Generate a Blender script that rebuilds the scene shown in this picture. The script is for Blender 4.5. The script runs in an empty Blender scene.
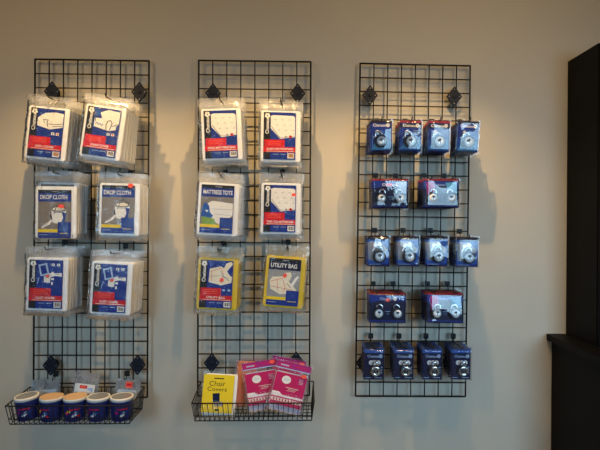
import bpy, math, random
from mathutils import Vector, Matrix, noise
random.seed(7)
SC = bpy.context.scene
COL = SC.collection
PI = math.pi

# ------------------------------------------------------------------ camera, world, lights, exposure
FPX, DIST, EYE, PPX = 490.0, 2.7283, 1.5, 316.0     # PPX: the photograph is cropped a little off its optical axis
YAW, PITCH, ROLL = 0.0264, -0.0034, 0.0057
def cam_axes():
    cy, sy, cp, sp = math.cos(YAW), math.sin(YAW), math.cos(PITCH), math.sin(PITCH)
    f = Vector((sy*cp, cy*cp, sp)); r = Vector((cy, -sy, 0)); u = r.cross(f)
    c, s = math.cos(ROLL), math.sin(ROLL)
    return c*r + s*u, -s*r + c*u, f
CR, CU, CF = cam_axes()
CPOS = Vector((0, -DIST, EYE))
cam = bpy.data.cameras.new('camera'); cam.sensor_width = 36.0; cam.lens = FPX*36.0/600.0
cam.clip_start = 0.05; cam.shift_x = (300.0-PPX)/600.0
camo = bpy.data.objects.new('camera', cam); COL.objects.link(camo)
m = Matrix.Identity(4)
for i in range(3):
    m[i][0], m[i][1], m[i][2], m[i][3] = CR[i], CU[i], -CF[i], CPOS[i]
camo.matrix_world = m
SC.camera = camo

SC.view_settings.view_transform = 'Standard'; SC.view_settings.look = 'None'
SC.view_settings.gamma = 1.0; SC.view_settings.exposure = 0.0
SC.view_settings.use_curve_mapping = False
SC.cycles.transparent_max_bounces = 40
SC.cycles.max_bounces = 10

world = bpy.data.worlds.new('world'); SC.world = world; world.use_nodes = True
bg = world.node_tree.nodes['Background']
bg.inputs[0].default_value = (0.80, 0.90, 1.0, 1); bg.inputs[1].default_value = 0.05

def area(name, loc, aim, sx, sy, power, col):
    l = bpy.data.lights.new(name, 'AREA'); l.shape = 'RECTANGLE'; l.size = sx; l.size_y = sy
    l.energy = power; l.color = col
    o = bpy.data.objects.new(name, l); COL.objects.link(o); o.location = loc
    o.rotation_euler = (Vector(aim)-Vector(loc)).to_track_quat('-Z', 'Y').to_euler()
    return o
# two panes of the shop front behind the photographer
WIN = (0.46, 0.75, 1.0)
for x, w, h, p in ((-1.9, 0.8, 1.1, 6), (1.95, 1.8, 1.3, 13.5)):
    o = area('shopfront_pane', (x, -3.7, 1.70), (x*0.55, 0, 0.70), w, h, p, WIN); o.data.spread = math.radians(72)
# ceiling downlights, one above each rack, and two added fill lights warming the upper wall
WARM = (1.0, 0.63, 0.25)
def downlight(x, y, z, power):
    l = bpy.data.lights.new('downlight', 'SPOT'); l.energy = power; l.color = WARM
    l.spot_size = math.radians(112); l.spot_blend = 0.75; l.shadow_soft_size = 0.012
    o = bpy.data.objects.new('downlight', l); COL.objects.link(o); o.location = (x, y, z)
for x in (-1.145, -0.266, 0.614):
    downlight(x, -0.60, 2.74, 60)
for x, e in ((-1.4, 14.5), (0.9, 20)):
    l = bpy.data.lights.new('warm_fill', 'POINT'); l.energy = e; l.color = WARM; l.shadow_soft_size = 0.10
    o = bpy.data.objects.new('warm_fill', l); COL.objects.link(o); o.location = (x, -1.4, 2.68)

# ------------------------------------------------------------------ helpers
def W(px, py, d):
    """point of the photograph on the vertical plane d metres in front of the wall"""
    v = CF*FPX + CR*(px-PPX) - CU*(py-225.0)
    t = (-d - CPOS.y)/v.y
    return CPOS + v*t

def new_mat(name):
    mt = bpy.data.materials.new(name); mt.use_nodes = True
    return mt, mt.node_tree, mt.node_tree.nodes['Principled BSDF']
def mat(name, col, rough=0.5, metal=0.0, spec=0.5, bump=0.0, bscale=60.0, var=0.0):
    mt, nt, p = new_mat(name)
    p.inputs['Base Color'].default_value = (*col, 1)
    p.inputs['Roughness'].default_value = rough; p.inputs['Metallic'].default_value = metal
    p.inputs['Specular IOR Level'].default_value = spec
    if bump or var:
        tc = nt.nodes.new('ShaderNodeTexCoord'); nz = nt.nodes.new('ShaderNodeTexNoise')
        nz.inputs['Scale'].default_value = bscale; nz.inputs['Detail'].default_value = 4
        nt.links.new(tc.outputs['Object'], nz.inputs['Vector'])
        if bump:
            b = nt.nodes.new('ShaderNodeBump'); b.inputs['Strength'].default_value = bump
            b.inputs['Distance'].default_value = 0.01
            nt.links.new(nz.outputs['Fac'], b.inputs['Height']); nt.links.new(b.outputs['Normal'], p.inputs['Normal'])
        if var:
            r = nt.nodes.new('ShaderNodeMapRange')
            r.inputs['To Min'].default_value = 1-var; r.inputs['To Max'].default_value = 1+var
            mx = nt.nodes.new('ShaderNodeVectorMath'); mx.operation = 'SCALE'
            mx.inputs[0].default_value = col
            nt.links.new(nz.outputs['Fac'], r.inputs['Value']); nt.links.new(r.outputs[0], mx.inputs['Scale'])
            nt.links.new(mx.outputs[0], p.inputs['Base Color'])
    return mt
def film(name, haze, rough, tint=(1, 1, 1), hazecol=(0.9, 0.92, 0.95), bump=0.0, bscale=40.0, ior=1.45):
    """thin clear plastic: transparent, a little milky, with a glossy skin"""
    mt = bpy.data.materials.new(name); mt.use_nodes = True; nt = mt.node_tree
    nt.nodes.clear(); N = nt.nodes.new; L = nt.links.new
    out = N('ShaderNodeOutputMaterial'); tr = N('ShaderNodeBsdfTransparent'); tr.inputs[0].default_value = (*tint, 1)
    df = N('ShaderNodeBsdfDiffuse'); df.inputs[0].default_value = (*hazecol, 1)
    tl = N('ShaderNodeBsdfTranslucent'); tl.inputs[0].default_value = (*hazecol, 1)
    m0 = N('ShaderNodeMixShader'); m0.inputs[0].default_value = 0.45
    L(df.outputs[0], m0.inputs[1]); L(tl.outputs[0], m0.inputs[2])
    m1 = N('ShaderNodeMixShader'); m1.inputs[0].default_value = haze
    L(tr.outputs[0], m1.inputs[1]); L(m0.outputs[0], m1.inputs[2])
    gl = N('ShaderNodeBsdfGlossy'); gl.inputs['Roughness'].default_value = rough
    gl.inputs[0].default_value = (1, 1, 1, 1)
    fr = N('ShaderNodeFresnel'); fr.inputs[0].default_value = ior
    m2 = N('ShaderNodeMixShader'); L(fr.outputs[0], m2.inputs[0]); L(m1.outputs[0], m2.inputs[1]); L(gl.outputs[0], m2.inputs[2])
    if bump:
        tc = N('ShaderNodeTexCoord'); nz = N('ShaderNodeTexNoise'); nz.inputs['Scale'].default_value = bscale
        nz.inputs['Detail'].default_value = 3; nz.inputs['Distortion'].default_value = 1.2
        b = N('ShaderNodeBump'); b.inputs['Strength'].default_value = bump; b.inputs['Distance'].default_value = 0.01
        L(tc.outputs['Object'], nz.inputs['Vector']); L(nz.outputs['Fac'], b.inputs['Height'])
        L(b.outputs['Normal'], gl.inputs['Normal']); L(b.outputs['Normal'], fr.inputs['Normal'])
    L(m2.outputs[0], out.inputs[0])
    return mt

M = {}
M['wall'] = mat('painted_wall', (0.56, 0.52, 0.44), 0.85, spec=0.2, bump=0.05, bscale=220)
M['ceil'] = mat('ceiling_paint', (0.72, 0.66, 0.56), 0.9, spec=0.1)
M['floor'] = mat('floor_tile', (0.16, 0.16, 0.16), 0.5, var=0.15, bscale=3)
M['black'] = mat('black_coated_steel', (0.010, 0.010, 0.011), 0.5, spec=0.3)
M['bracket'] = mat('black_plastic_plate', (0.006, 0.009, 0.020), 0.55, spec=0.25)
M['screw'] = mat('screw_steel', (0.45, 0.43, 0.40), 0.35, metal=1)
M['espresso'] = mat('espresso_laminate', (0.0035, 0.0034, 0.0036), 0.55, spec=0.10, var=0.2, bscale=9)
M['cabglass'] = mat('dark_door_glass', (0.010, 0.014, 0.022), 0.08, spec=0.7)
M['blue'] = mat('ink_blue', (0.006, 0.030, 0.27), 0.5, spec=0.18)
M['royal'] = mat('ink_royal', (0.02, 0.10, 0.42), 0.5, spec=0.18)
M['navy'] = mat('ink_navy', (0.006, 0.009, 0.052), 0.5, spec=0.18)
M['ink'] = mat('ink_black', (0.008, 0.008, 0.012), 0.5, spec=0.18)
M['red'] = mat('ink_red', (0.60, 0.008, 0.02), 0.5, spec=0.18)
M['maroon'] = mat('ink_maroon', (0.30, 0.012, 0.05), 0.5, spec=0.18)
M['orange'] = mat('sticker_orange', (0.90, 0.09, 0.05), 0.5)
M['white'] = mat('ink_white', (0.82, 0.82, 0.80), 0.5, spec=0.18)
M['cream'] = mat('ink_cream', (0.80, 0.74, 0.60), 0.5, spec=0.18)
M['yellow'] = mat('ink_yellow', (0.80, 0.62, 0.02), 0.5, spec=0.18)
M['taupe'] = mat('ink_taupe', (0.22, 0.19, 0.165), 0.5, spec=0.18)
M['grey'] = mat('ink_grey', (0.30, 0.31, 0.33), 0.5, spec=0.18)
M['kraft'] = mat('kraft_sticker', (0.45, 0.22, 0.10), 0.6)
M['green'] = mat('ink_green', (0.20, 0.36, 0.05), 0.5, spec=0.18)
M['pale'] = mat('ink_pale_blue', (0.35, 0.50, 0.75), 0.5, spec=0.18)
M['cyan'] = mat('ink_cyan', (0.10, 0.38, 0.62), 0.5, spec=0.18)
M['magenta'] = mat('ink_magenta', (0.50, 0.015, 0.12), 0.5, spec=0.18)
M['plum'] = mat('ink_plum', (0.35, 0.02, 0.20), 0.5, spec=0.18)
M['chrome'] = mat('polished_steel', (0.80, 0.80, 0.80), 0.16, metal=1)
M['lockface'] = mat('brushed_lock_face', (0.90, 0.90, 0.90), 0.42, metal=0.55)
M['rubber'] = mat('dark_lock_ring', (0.02, 0.02, 0.025), 0.35, spec=0.5)
M['sheetwhite'] = mat('folded_white_plastic', (0.90, 0.91, 0.92), 0.32, bump=0.25, bscale=28)
M['sheetyellow'] = mat('folded_yellow_plastic', (0.72, 0.52, 0.03), 0.30, bump=0.2, bscale=26)
M['sheetorange'] = mat('folded_orange_plastic', (0.80, 0.27, 0.12), 0.35, bump=0.3, bscale=30)
M['sheetpink'] = mat('folded_magenta_plastic', (0.52, 0.02, 0.16), 0.35, bump=0.25, bscale=30)
M['sheetblue'] = mat('folded_pale_plastic', (0.55, 0.62, 0.72), 0.35, bump=0.35, bscale=30)
M['bag'] = film('clear_bag_film', 0.015, 0.13, bump=0.5, bscale=34)
M['bagyellow'] = film('clear_yellowish_bag_film', 0.02, 0.14, hazecol=(0.9, 0.85, 0.6), bump=0.5, bscale=34)
M['bag_seal'] = film('sealed_bag_film', 0.10, 0.16, bump=0.6, bscale=34)
M['bagyellow_seal'] = film('sealed_yellowish_film', 0.10, 0.16, hazecol=(0.9, 0.87, 0.72), bump=0.6, bscale=34)
M['bagpink'] = film('clear_pink_bag_film', 0.09, 0.14, tint=(1, 0.95, 0.98), hazecol=(0.8, 0.5, 0.65), bump=0.5, bscale=34)
M['baggrey'] = film('clear_crumpled_film', 0.55, 0.12, hazecol=(0.50, 0.53, 0.58), bump=0.9, bscale=40)
M['clam'] = film('clear_clamshell', 0.014, 0.05, tint=(0.97, 0.97, 0.99), bump=0.06, bscale=16, ior=1.62)
M['tubblue'] = mat('tub_blue', (0.010, 0.022, 0.16), 0.3)
M['lidwhite'] = mat('lid_white', (0.72, 0.74, 0.74), 0.35)
M['lidclear'] = mat('lid_grey_panel', (0.22, 0.24, 0.27), 0.25)
M['lidkraft'] = mat('lid_kraft_panel', (0.58, 0.40, 0.24), 0.6)

class MB:
    """collects geometry for ONE mesh"""
    def __init__(s): s.v, s.f, s.mi, s.sm, s.mats = [], [], [], [], []
    def m(s, key):
        if key not in s.mats: s.mats.append(key)
        return s.mats.index(key)
    def face(s, idx, key, smooth=False):
        s.f.append(tuple(idx)); s.mi.append(s.m(key)); s.sm.append(smooth)
    def add(s, pts): 
        b = len(s.v); s.v += [tuple(p) for p in pts]; return b
    def box(s, c, d, key):
        x, y, z = c; a, b_, e = d[0]/2, d[1]/2, d[2]/2
        b = s.add([(x+i*a, y+j*b_, z+k*e) for k in (-1, 1) for j in (-1, 1) for i in (-1, 1)])
        for q in ((0,2,3,1), (4,5,7,6), (0,1,5,4), (2,6,7,3), (0,4,6,2), (1,3,7,5)):
            s.face([b+i for i in q], key)
    def prism(s, prof, y0, y1, key, smooth=False, bev=0.0):
        """polygon prof [(x,z)] extruded along y; y1 is the front (towards -y)"""
        n = len(prof)
        cx = sum(p[0] for p in prof)/n; cz = sum(p[1] for p in prof)/n
        rings = [(y0, 0.0), (y1, 0.0)]
        if bev: rings = [(y0, bev), (y0-bev if y1 < y0 else y0+bev, 0), (y1+bev if y1 < y0 else y1-bev, 0), (y1, bev)]
        bs = []
        for y, ins in rings:
            ring = []
            for (x, z) in prof:
                dx, dz = x-cx, z-cz; l = math.hypot(dx, dz) or 1
                ring.append((x-dx/l*ins, y, z-dz/l*ins))
            bs.append(s.add(ring))
        for a, b in zip(bs, bs[1:]):
            for i in range(n):
                j = (i+1) % n
                s.face((a+i, a+j, b+j, b+i), key, smooth)
        s.face([bs[0]+i for i in reversed(range(n))], key); s.face([bs[-1]+i for i in range(n)], key)
    def tube(s, pts, r, key, n=6, cap=True):
        pts = [Vector(p) for p in pts]; prev = None; rings = []
        for i, p in enumerate(pts):
            t = (pts[min(i+1, len(pts)-1)]-pts[max(i-1, 0)]).normalized()
            if prev is None:
                a = Vector((0, 0, 1)) if abs(t.z) < 0.9 else Vector((1, 0, 0))
                u = t.cross(a).normalized()
            else:
                u = (prev - t*prev.dot(t)).normalized()
            prev = u; w = t.cross(u)
            rings.append(s.add([p + (u*math.cos(2*PI*k/n)+w*math.sin(2*PI*k/n))*r for k in range(n)]))
        for a, b in zip(rings, rings[1:]):
            for k in range(n):
                j = (k+1) % n; s.face((a+k, a+j, b+j, b+k), key, True)
        if cap:
            s.face([rings[0]+k for k in reversed(range(n))], key); s.face([rings[-1]+k for k in range(n)], key)
    def lathe(s, prof, key, n=28, axis='z', c=(0, 0, 0), keys=None):
        """prof [(r, h)] spun about an axis (z up, or y with h towards -y)"""
        rings = []
        for r, h in prof:
            ring = []
            for k in range(n):
                a = 2*PI*k/n; x, q = r*math.cos(a), r*math.sin(a)
                ring.append((c[0]+x, c[1]+q, c[2]+h) if axis == 'z' else (c[0]+x, c[1]-h, c[2]+q))
            rings.append(s.add(ring))
        for i, (a, b) in enumerate(zip(rings, rings[1:])):
            kk = keys[i] if keys else key
            for k in range(n):
                j = (k+1) % n; s.face((a+k, a+j, b+j, b+k), kk, True)
        s.face([rings[0]+k for k in reversed(range(n))], keys[0] if keys else key)
        s.face([rings[-1]+k for k in range(n)], keys[-1] if keys else key)
    def build(s, name, parent=None, loc=None):
        me = bpy.data.meshes.new(name); me.from_pydata(s.v, [], s.f)
        for k in s.mats: me.materials.append(M[k])
        me.polygons.foreach_set('material_index', s.mi); me.polygons.foreach_set('use_smooth', s.sm)
        me.update()
        o = bpy.data.objects.new(name, me); COL.objects.link(o)
        if parent is not None: o.parent = parent
        if loc is not None: o.location = loc
        return o

def tag(o, label=None, cat=None, group=None):
    if label: o['label'] = label
    if cat: o['category'] = cat
    if group: o['group'] = group
    return o
def thing(name, loc=(0, 0, 0), rot=(0, 0, 0)):
    o = bpy.data.objects.new(name, None); COL.objects.link(o); o.empty_display_size = 0.05
    o.location = loc; o.rotation_euler = rot
    return o
def dup(o, parent=None):
    """a copy of a thing with copies of its parts and sub-parts"""
    c = o.copy(); COL.objects.link(c); c.parent = parent
    for k in ('label', 'group'):
        if parent is None and k in c: del c[k]
    for ch in list(o.children): dup(ch, c)
    return c
def structure(o): o['kind'] = 'structure'; return o

_tc = {}
def text_polys(t, bold=0.0):
    """outline faces of a line of lettering, 1 unit tall capitals, origin at its left end"""
    if (t, bold) in _tc: return _tc[(t, bold)]
    cu = bpy.data.curves.new('lettering', 'FONT'); cu.body = t; cu.size = 1.0; cu.resolution_u = 3
    cu.fill_mode = 'FRONT'; cu.offset = bold
    o = bpy.data.objects.new('lettering', cu); COL.objects.link(o)
    dg = bpy.context.evaluated_depsgraph_get(); ev = o.evaluated_get(dg); me = ev.to_mesh()
    vs = [(v.co.x, v.co.y) for v in me.vertices]; fs = [tuple(p.vertices) for p in me.polygons]
    ev.to_mesh_clear(); bpy.data.objects.remove(o); bpy.data.curves.remove(cu)
    x0 = min(v[0] for v in vs); x1 = max(v[0] for v in vs); y0 = min(v[1] for v in vs); y1 = max(v[1] for v in vs)
    _tc[(t, bold)] = ([(v[0]-x0, v[1]-y0) for v in vs], fs, x1-x0, y1-y0)
    return _tc[(t, bold)]

class Card(MB):
    """a printed card: u to the right and v down, both 0..1; later shapes are printed on top"""
    def __init__(s, w, h, key, thick=0.0012):
        super().__init__(); s.w, s.h, s.n, s.t = w, h, 0, thick
        s.box((0, 0, 0), (w, thick, h), key)
    def P(s, u, v): return ((u-0.5)*s.w, -s.t/2-0.00004*s.n, (0.5-v)*s.h)
    def poly(s, pts, key):
        s.n += 1; b = s.add([s.P(u, v) for u, v in pts]); s.face(range(b, b+len(pts)), key)
    def rect(s, u0, v0, u1, v1, key): s.poly([(u0, v0), (u1, v0), (u1, v1), (u0, v1)], key)
    def disc(s, u, v, r, key, n=14, sq=1.0):
        s.poly([(u+r/s.w*math.cos(2*PI*k/n), v+sq*r/s.h*math.sin(2*PI*k/n)) for k in range(n)], key)
    def line(s, pts, wd, key):
        for (a, b), (c, d) in zip(pts, pts[1:]):
            x, z = (c-a)*s.w, (d-b)*s.h; l = math.hypot(x, z) or 1
            nx, nz = -z/l*wd/2/s.w, x/l*wd/2/s.h
            s.poly([(a+nx, b+nz), (c+nx, d+nz), (c-nx, d-nz), (a-nx, b-nz)], key)
    def text(s, t, u0, v0, u1, v1, key, up=False, bold=0.012):
        """lettering stretched into the box; up=True reads from the bottom to the top"""
        vs, fs, tw, th = text_polys(t, bold); s.n += 1
        pts = []
        for x, y in vs:
            a, b = x/tw, y/th
            pts.append(s.P(u0+(u1-u0)*a, v1-(v1-v0)*b) if not up else s.P(u0+(u1-u0)*(1-b), v1-(v1-v0)*a))
        b0 = s.add(pts)
        for f in fs: s.face([b0+i for i in f], key)
    def emblem(s, u, v, r, key, core):
        for k in range(5):
            a = 2*PI*k/5+0.3
            s.disc(u+0.62*r/s.w*math.cos(a), v+0.62*r/s.h*math.sin(a), r*0.45, key, 8)
        s.disc(u, v, r*0.25, core, 8)
    def barcode(s, u0, v0, u1, v1, bars='ink', back='white'):
        s.rect(u0, v0, u1, v1, back); n = 9
        for i in range(n):
            a = u0+(u1-u0)*(0.10+0.82*i/n); s.rect(a, v0+(v1-v0)*0.12, a+(u1-u0)*(0.03+0.05*((i*7) % 3)/2), v1-(v1-v0)*0.2, bars)

# ------------------------------------------------------------------ the setting
b = MB(); b.box((0.2, 0.06, 1.40), (7.4, 0.12, 2.80), 'wall'); structure(b.build('wall_back'))
b = MB(); b.box((0.2, -3.1, -0.05), (7.4, 6.4, 0.10), 'floor'); structure(b.build('floor'))
b = MB(); b.box((0.2, -3.1, 2.85), (7.4, 6.4, 0.10), 'ceil'); structure(b.build('ceiling'))

# ------------------------------------------------------------------ dark cabinets at the right
XB = W(550.5, 400, 0.0).x; ZC = W(546, 333.5, 0.0).z
t = thing('base_cabinet', (XB+0.45, -0.24, 0)); tag(t, 'black-brown base cabinet against the wall at the right edge', 'cabinet')
b = MB(); b.box((0, 0, (ZC-0.035)/2+0.03), (0.9, 0.46, ZC-0.035-0.06), 'espresso'); b.build('body', t)
b = MB(); b.box((0, 0.02, 0.03), (0.86, 0.40, 0.06), 'espresso'); b.build('plinth', t)
for k in (-1, 1):
    b = MB(); b.box((0.222*k, -0.241, (ZC-0.035)/2+0.04), (0.43, 0.02, ZC-0.16), 'espresso'); d = b.build('door', t)
    b = MB(); b.tube([(0.03*k, -0.252, 0.55), (0.03*k, -0.28, 0.55), (0.03*k, -0.28, 0.67), (0.03*k, -0.252, 0.67)], 0.005, 'screw'); b.build('handle', d)
b = MB(); b.box((XB+0.45, -0.255, ZC-0.0175), (0.955, 0.50, 0.035), 'espresso')
tag(b.build('worktop'), 'thin dark overhanging worktop on the base cabinet under the tall cabinet', 'worktop')
XU = W(566.5, 200, 0.0).x; ZT = W(568.3, 62, 0.0).z; UD = 0.285; UH = ZT-ZC
t = thing('display_cabinet', (XU, 0, ZC)); tag(t, 'tall black-brown cabinet standing on the dark worktop at right', 'cabinet')
b = MB(); b.box((0.0125, -UD/2-0.004, UH/2), (0.025, UD, UH), 'espresso'); b.build('side_panel', t)
b = MB(); b.box((0.8125, -UD/2-0.004, UH/2), (0.025, UD, UH), 'espresso'); b.build('side_panel', t)
b = MB(); b.box((0.4125, -UD/2-0.004, UH-0.0125), (0.774, UD, 0.025), 'espresso'); b.build('top_panel', t)
b = MB(); b.box((0.4125, -UD/2-0.004, 0.0125), (0.774, UD, 0.025), 'espresso'); b.build('bottom_panel', t)
b = MB(); b.box((0.4125, -0.012, UH/2), (0.774, 0.010, UH-0.052), 'espresso'); b.build('back_panel', t)
for k in range(1, 4):
    b = MB(); b.box((0.4125, -UD/2, UH*k/4), (0.774, UD-0.05, 0.02), 'espresso'); b.build('shelf', t)
for k in range(2):
    x0 = 0.004+k*0.41; d_ = MB(); y = -UD-0.014
    d_.box((x0+0.0225, y, UH/2), (0.045, 0.018, UH-0.01), 'espresso'); d_.box((x0+0.3845, y, UH/2), (0.045, 0.018, UH-0.01), 'espresso')
    d_.box((x0+0.2035, y, UH-0.03), (0.317, 0.018, 0.05), 'espresso'); d_.box((x0+0.2035, y, 0.03), (0.317, 0.018, 0.05), 'espresso')
    d = d_.build('door', t)
    g = MB(); g.box((x0+0.2035, y, UH/2), (0.317, 0.005, UH-0.11), 'cabglass'); g.build('glass', d)

# ------------------------------------------------------------------ wire grid racks
S = 0.0762; GY = -0.042
def grid_rack(x0, z0, roll, label, brackets):
    t = thing('wire_grid_rack', (x0, GY, z0), (0, -roll, 0)); tag(t, label, 'wall rack', 'black wire grid racks on the wall')
    w, h = 8*S, 24*S
    b = MB(); r = 0.0048
    b.tube([(0, 0, 0.002), (0, 0, -h)], r, 'black', 8); b.tube([(w, 0, 0.002), (w, 0, -h)], r, 'black', 8)
    b.tube([(0, 0, 0), (w, 0, 0)], r, 'black', 8); b.tube([(0, 0, -h), (w, 0, -h)], r, 'black', 8)
    b.build('frame', t)
    b = MB(); r = 0.0034
    for c in range(1, 8): b.tube([(c*S, -0.0015, 0), (c*S, -0.0015, -h)], r, 'black', 6)
    for c in range(1, 24): b.tube([(0, 0.0030, -c*S), (w, 0.0030, -c*S)], r, 'black', 6)
    b.build('wire_mesh', t)
    inv = t.matrix_basis.inverted()
    for px, py in brackets:
        p = inv @ W(px, py, 0.054)
        b = MB(); a, c = 0.042, 0.054
        b.prism([(p.x+a, p.z+0.002), (p.x+a, p.z-0.002), (p.x+0.002, p.z-c), (p.x-0.002, p.z-c), (p.x-a, p.z-0.002), (p.x-a, p.z+0.002), (p.x-0.002, p.z+c), (p.x+0.002, p.z+c)], -0.0065, -0.0145, 'bracket', bev=0.001)
        b.lathe([(0.019, -0.041), (0.019, 0.007)], 'bracket', 16, 'y', (p.x, 0, p.z))
        b.lathe([(0.010, 0.0140), (0.010, 0.0175), (0.006, 0.0185)], 'bracket', 14, 'y', (p.x, 0, p.z))
        br = b.build('wall_bracket', t)
        for dx, dz in ((0.029, 0), (-0.029, 0), (0, 0.039), (0, -0.039)):
            s_ = MB(); s_.lathe([(0.0026, 0.0140), (0.0026, 0.0157), (0.0014, 0.0162)], 'screw', 8, 'y', (p.x+dx, 0, p.z+dz)); s_.build('screw', br)
    return t
grid_rack(-1.4505, EYE+0.8771, -0.0007, 'left black wire grid rack above the basket of blue tubs', [(52, 91.5), (139.3, 92), (50.7, 365.5), (137.5, 365)])
grid_rack(-0.5726, EYE+0.8833, 0.0017, 'middle black wire grid rack above the basket of chair covers', [(213, 93.3), (297.6, 93.5), (211.7, 363), (296, 361.5)])
grid_rack(0.3085, EYE+0.8795, -0.0081, 'right black wire grid rack holding the padlock packs', [(370, 95.3), (454.3, 96.5), (363.5, 363), (449, 364)])

# ------------------------------------------------------------------ hooks
def make_hook(length):
    t = thing('display_hook')
    b = MB(); b.box((0, -0.0035, 0.028), (0.028, 0.004, 0.026), 'black'); b.box((0, 0.0045, 0.041), (0.024, 0.012, 0.003), 'black'); b.build('back_clip', t)
    b = MB()
    b.tube([(0, -0.005, 0.028), (0, -0.012, 0.020), (0, -0.018, 0.004), (0, -0.028, 0.0), (0, -length, 0.0), (0, -length-0.010, 0.004), (0, -length-0.015, 0.014)], 0.0028, 'black', 8)
    b.build('prong', t)
    return t
_hooks = {}
def hook(x, z, length, label, group):
    """x, z: where the prong runs"""
    key = round(length, 3)
    o = dup(_hooks[key]) if key in _hooks else make_hook(length)
    _hooks.setdefault(key, o)
    o.location = (x, GY-0.006, z); tag(o, label, 'hook', group)

# ------------------------------------------------------------------ label cards of the bags
LW, LH = 0.166, 0.244
def red_label(word, art, kraft=False):
    c = Card(LW, LH, 'blue')
    art(c)
    c.rect(0, 0, 0.21, 1, 'ink')
    c.text('Chateau', 0.055, 0.13, 0.165, 0.46, 'white', up=True, bold=0.02); c.emblem(0.115, 0.075, 0.014, 'white', 'ink')
    c.rect(0.03, 0.58, 0.66, 0.76, 'red'); c.rect(0, 0.735, 1, 0.845, 'red')
    for i in range(3): c.rect(0.13, 0.615+0.037*i, 0.55, 0.627+0.037*i, 'orange')
    c.text(word, 0.22 if len(word) < 12 else 0.10, 0.757, 0.78 if len(word) < 12 else 0.93, 0.802, 'white', bold=0.02)
    c.rect(0.10, 0.822, 0.96, 0.832, 'cream')
    c.rect(0.30, 0.885, 0.48, 0.895, 'pale'); c.rect(0.54, 0.885, 0.70, 0.895, 'pale'); c.rect(0.30, 0.93, 0.62, 0.938, 'royal')
    c.barcode(0.755, 0.865, 0.965, 0.975)
    if kraft: c.rect(0.80, 0.875, 0.945, 0.955, 'kraft')
    return c
def icons(c, v):
    c.rect(0.66, v, 0.75, v+0.055, 'white'); c.rect(0.69, v+0.012, 0.72, v+0.044, 'blue')
    c.rect(0.80, v, 0.89, v+0.055, 'white'); c.disc(0.845, v+0.027, 0.005, 'red', 8)
def art_sofa(c):
    c.poly([(0.22, 0.20), (0.42, 0.09), (0.75, 0.06), (0.98, 0.08), (0.98, 0.36), (0.60, 0.42), (0.22, 0.36)], 'white')
    c.line([(0.38, 0.23), (0.54, 0.23), (0.50, 0.27), (0.54, 0.37)], 0.0035, 'ink'); c.line([(0.40, 0.235), (0.43, 0.30)], 0.003, 'ink')
    c.line([(0.54, 0.31), (0.78, 0.31), (0.97, 0.28)], 0.0028, 'ink'); c.line([(0.66, 0.36), (0.97, 0.33)], 0.0022, 'ink')
    c.line([(0.30, 0.14), (0.42, 0.10)], 0.003, 'pale')
    icons(c, 0.475)
def art_chair(c):
    c.poly([(0.22, 0.02), (0.30, 0.02), (0.50, 0.14), (0.98, 0.0), (0.98, 0.04), (0.24, 0.2)], 'royal')
    c.poly([(0.40, 0.10), (0.62, 0.03), (0.98, 0.05), (0.98, 0.30), (0.90, 0.36), (0.92, 0.42), (0.70, 0.46), (0.24, 0.40), (0.24, 0.22), (0.46, 0.22)], 'white')
    c.line([(0.62, 0.44), (0.60, 0.34), (0.64, 0.26), (0.72, 0.24), (0.78, 0.29), (0.72, 0.44)], 0.004, 'ink')
    c.line([(0.28, 0.30), (0.26, 0.22), (0.34, 0.20)], 0.003, 'ink'); c.line([(0.78, 0.36), (0.96, 0.30)], 0.003, 'ink')
    c.line([(0.28, 0.35), (0.33, 0.31), (0.37, 0.36), (0.42, 0.32), (0.46, 0.37), (0.52, 0.33)], 0.003, 'royal')
    icons(c, 0.50)
def art_dust(c):
    c.poly([(0.26, 0.10), (0.52, 0.06), (0.60, 0.30), (0.34, 0.34)], 'pale'); c.poly([(0.32, 0.13), (0.48, 0.10), (0.54, 0.27), (0.37, 0.30)], 'blue')
    c.rect(0.66, 0.07, 0.75, 0.12, 'white'); c.rect(0.82, 0.07, 0.91, 0.12, 'white'); c.rect(0.69, 0.08, 0.72, 0.11, 'blue'); c.rect(0.85, 0.08, 0.88, 0.11, 'blue')
    c.poly([(0.44, 0.34), (0.60, 0.32), (0.64, 0.34), (0.62, 0.47), (0.44, 0.46)], 'white')
    c.poly([(0.58, 0.28), (0.72, 0.24), (0.74, 0.27), (0.97, 0.26), (0.97, 0.34), (0.80, 0.32), (0.64, 0.35)], 'white')
    c.rect(0.66, 0.37, 0.74, 0.41, 'white'); c.rect(0.66, 0.45, 0.71, 0.51, 'white'); c.line([(0.30, 0.36), (0.24, 0.50)], 0.003, 'pale')
    c.line([(0.48, 0.36), (0.59, 0.36)], 0.0022, 'ink'); c.line([(0.74, 0.29), (0.90, 0.29)], 0.002, 'ink')
    c.disc(0.55, 0.33, 0.009, 'orange', 10, 0.9)
def art_mattress(c):
    c.poly([(0.22, 0.08), (0.30, 0.06), (0.92, 0.07), (0.98, 0.10), (0.98, 0.52), (0.52, 0.56), (0.22, 0.34)], 'white')
    c.line([(0.24, 0.30), (0.46, 0.50), (0.54, 0.54)], 0.004, 'grey'); c.line([(0.54, 0.535), (0.96, 0.50)], 0.002, 'grey')
    for i in range(3):
        for j in range(3):
            u, v = 0.36+0.22*j+0.06*i, 0.16+0.11*i
            if u < 0.96: c.line([(u-0.025, v), (u+0.025, v-0.006)], 0.0035, 'grey')
    c.disc(0.70, 0.52, 0.006, 'grey', 8); c.disc(0.84, 0.515, 0.008, 'red', 8); c.disc(0.84, 0.515, 0.003, 'ink', 6)
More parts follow.
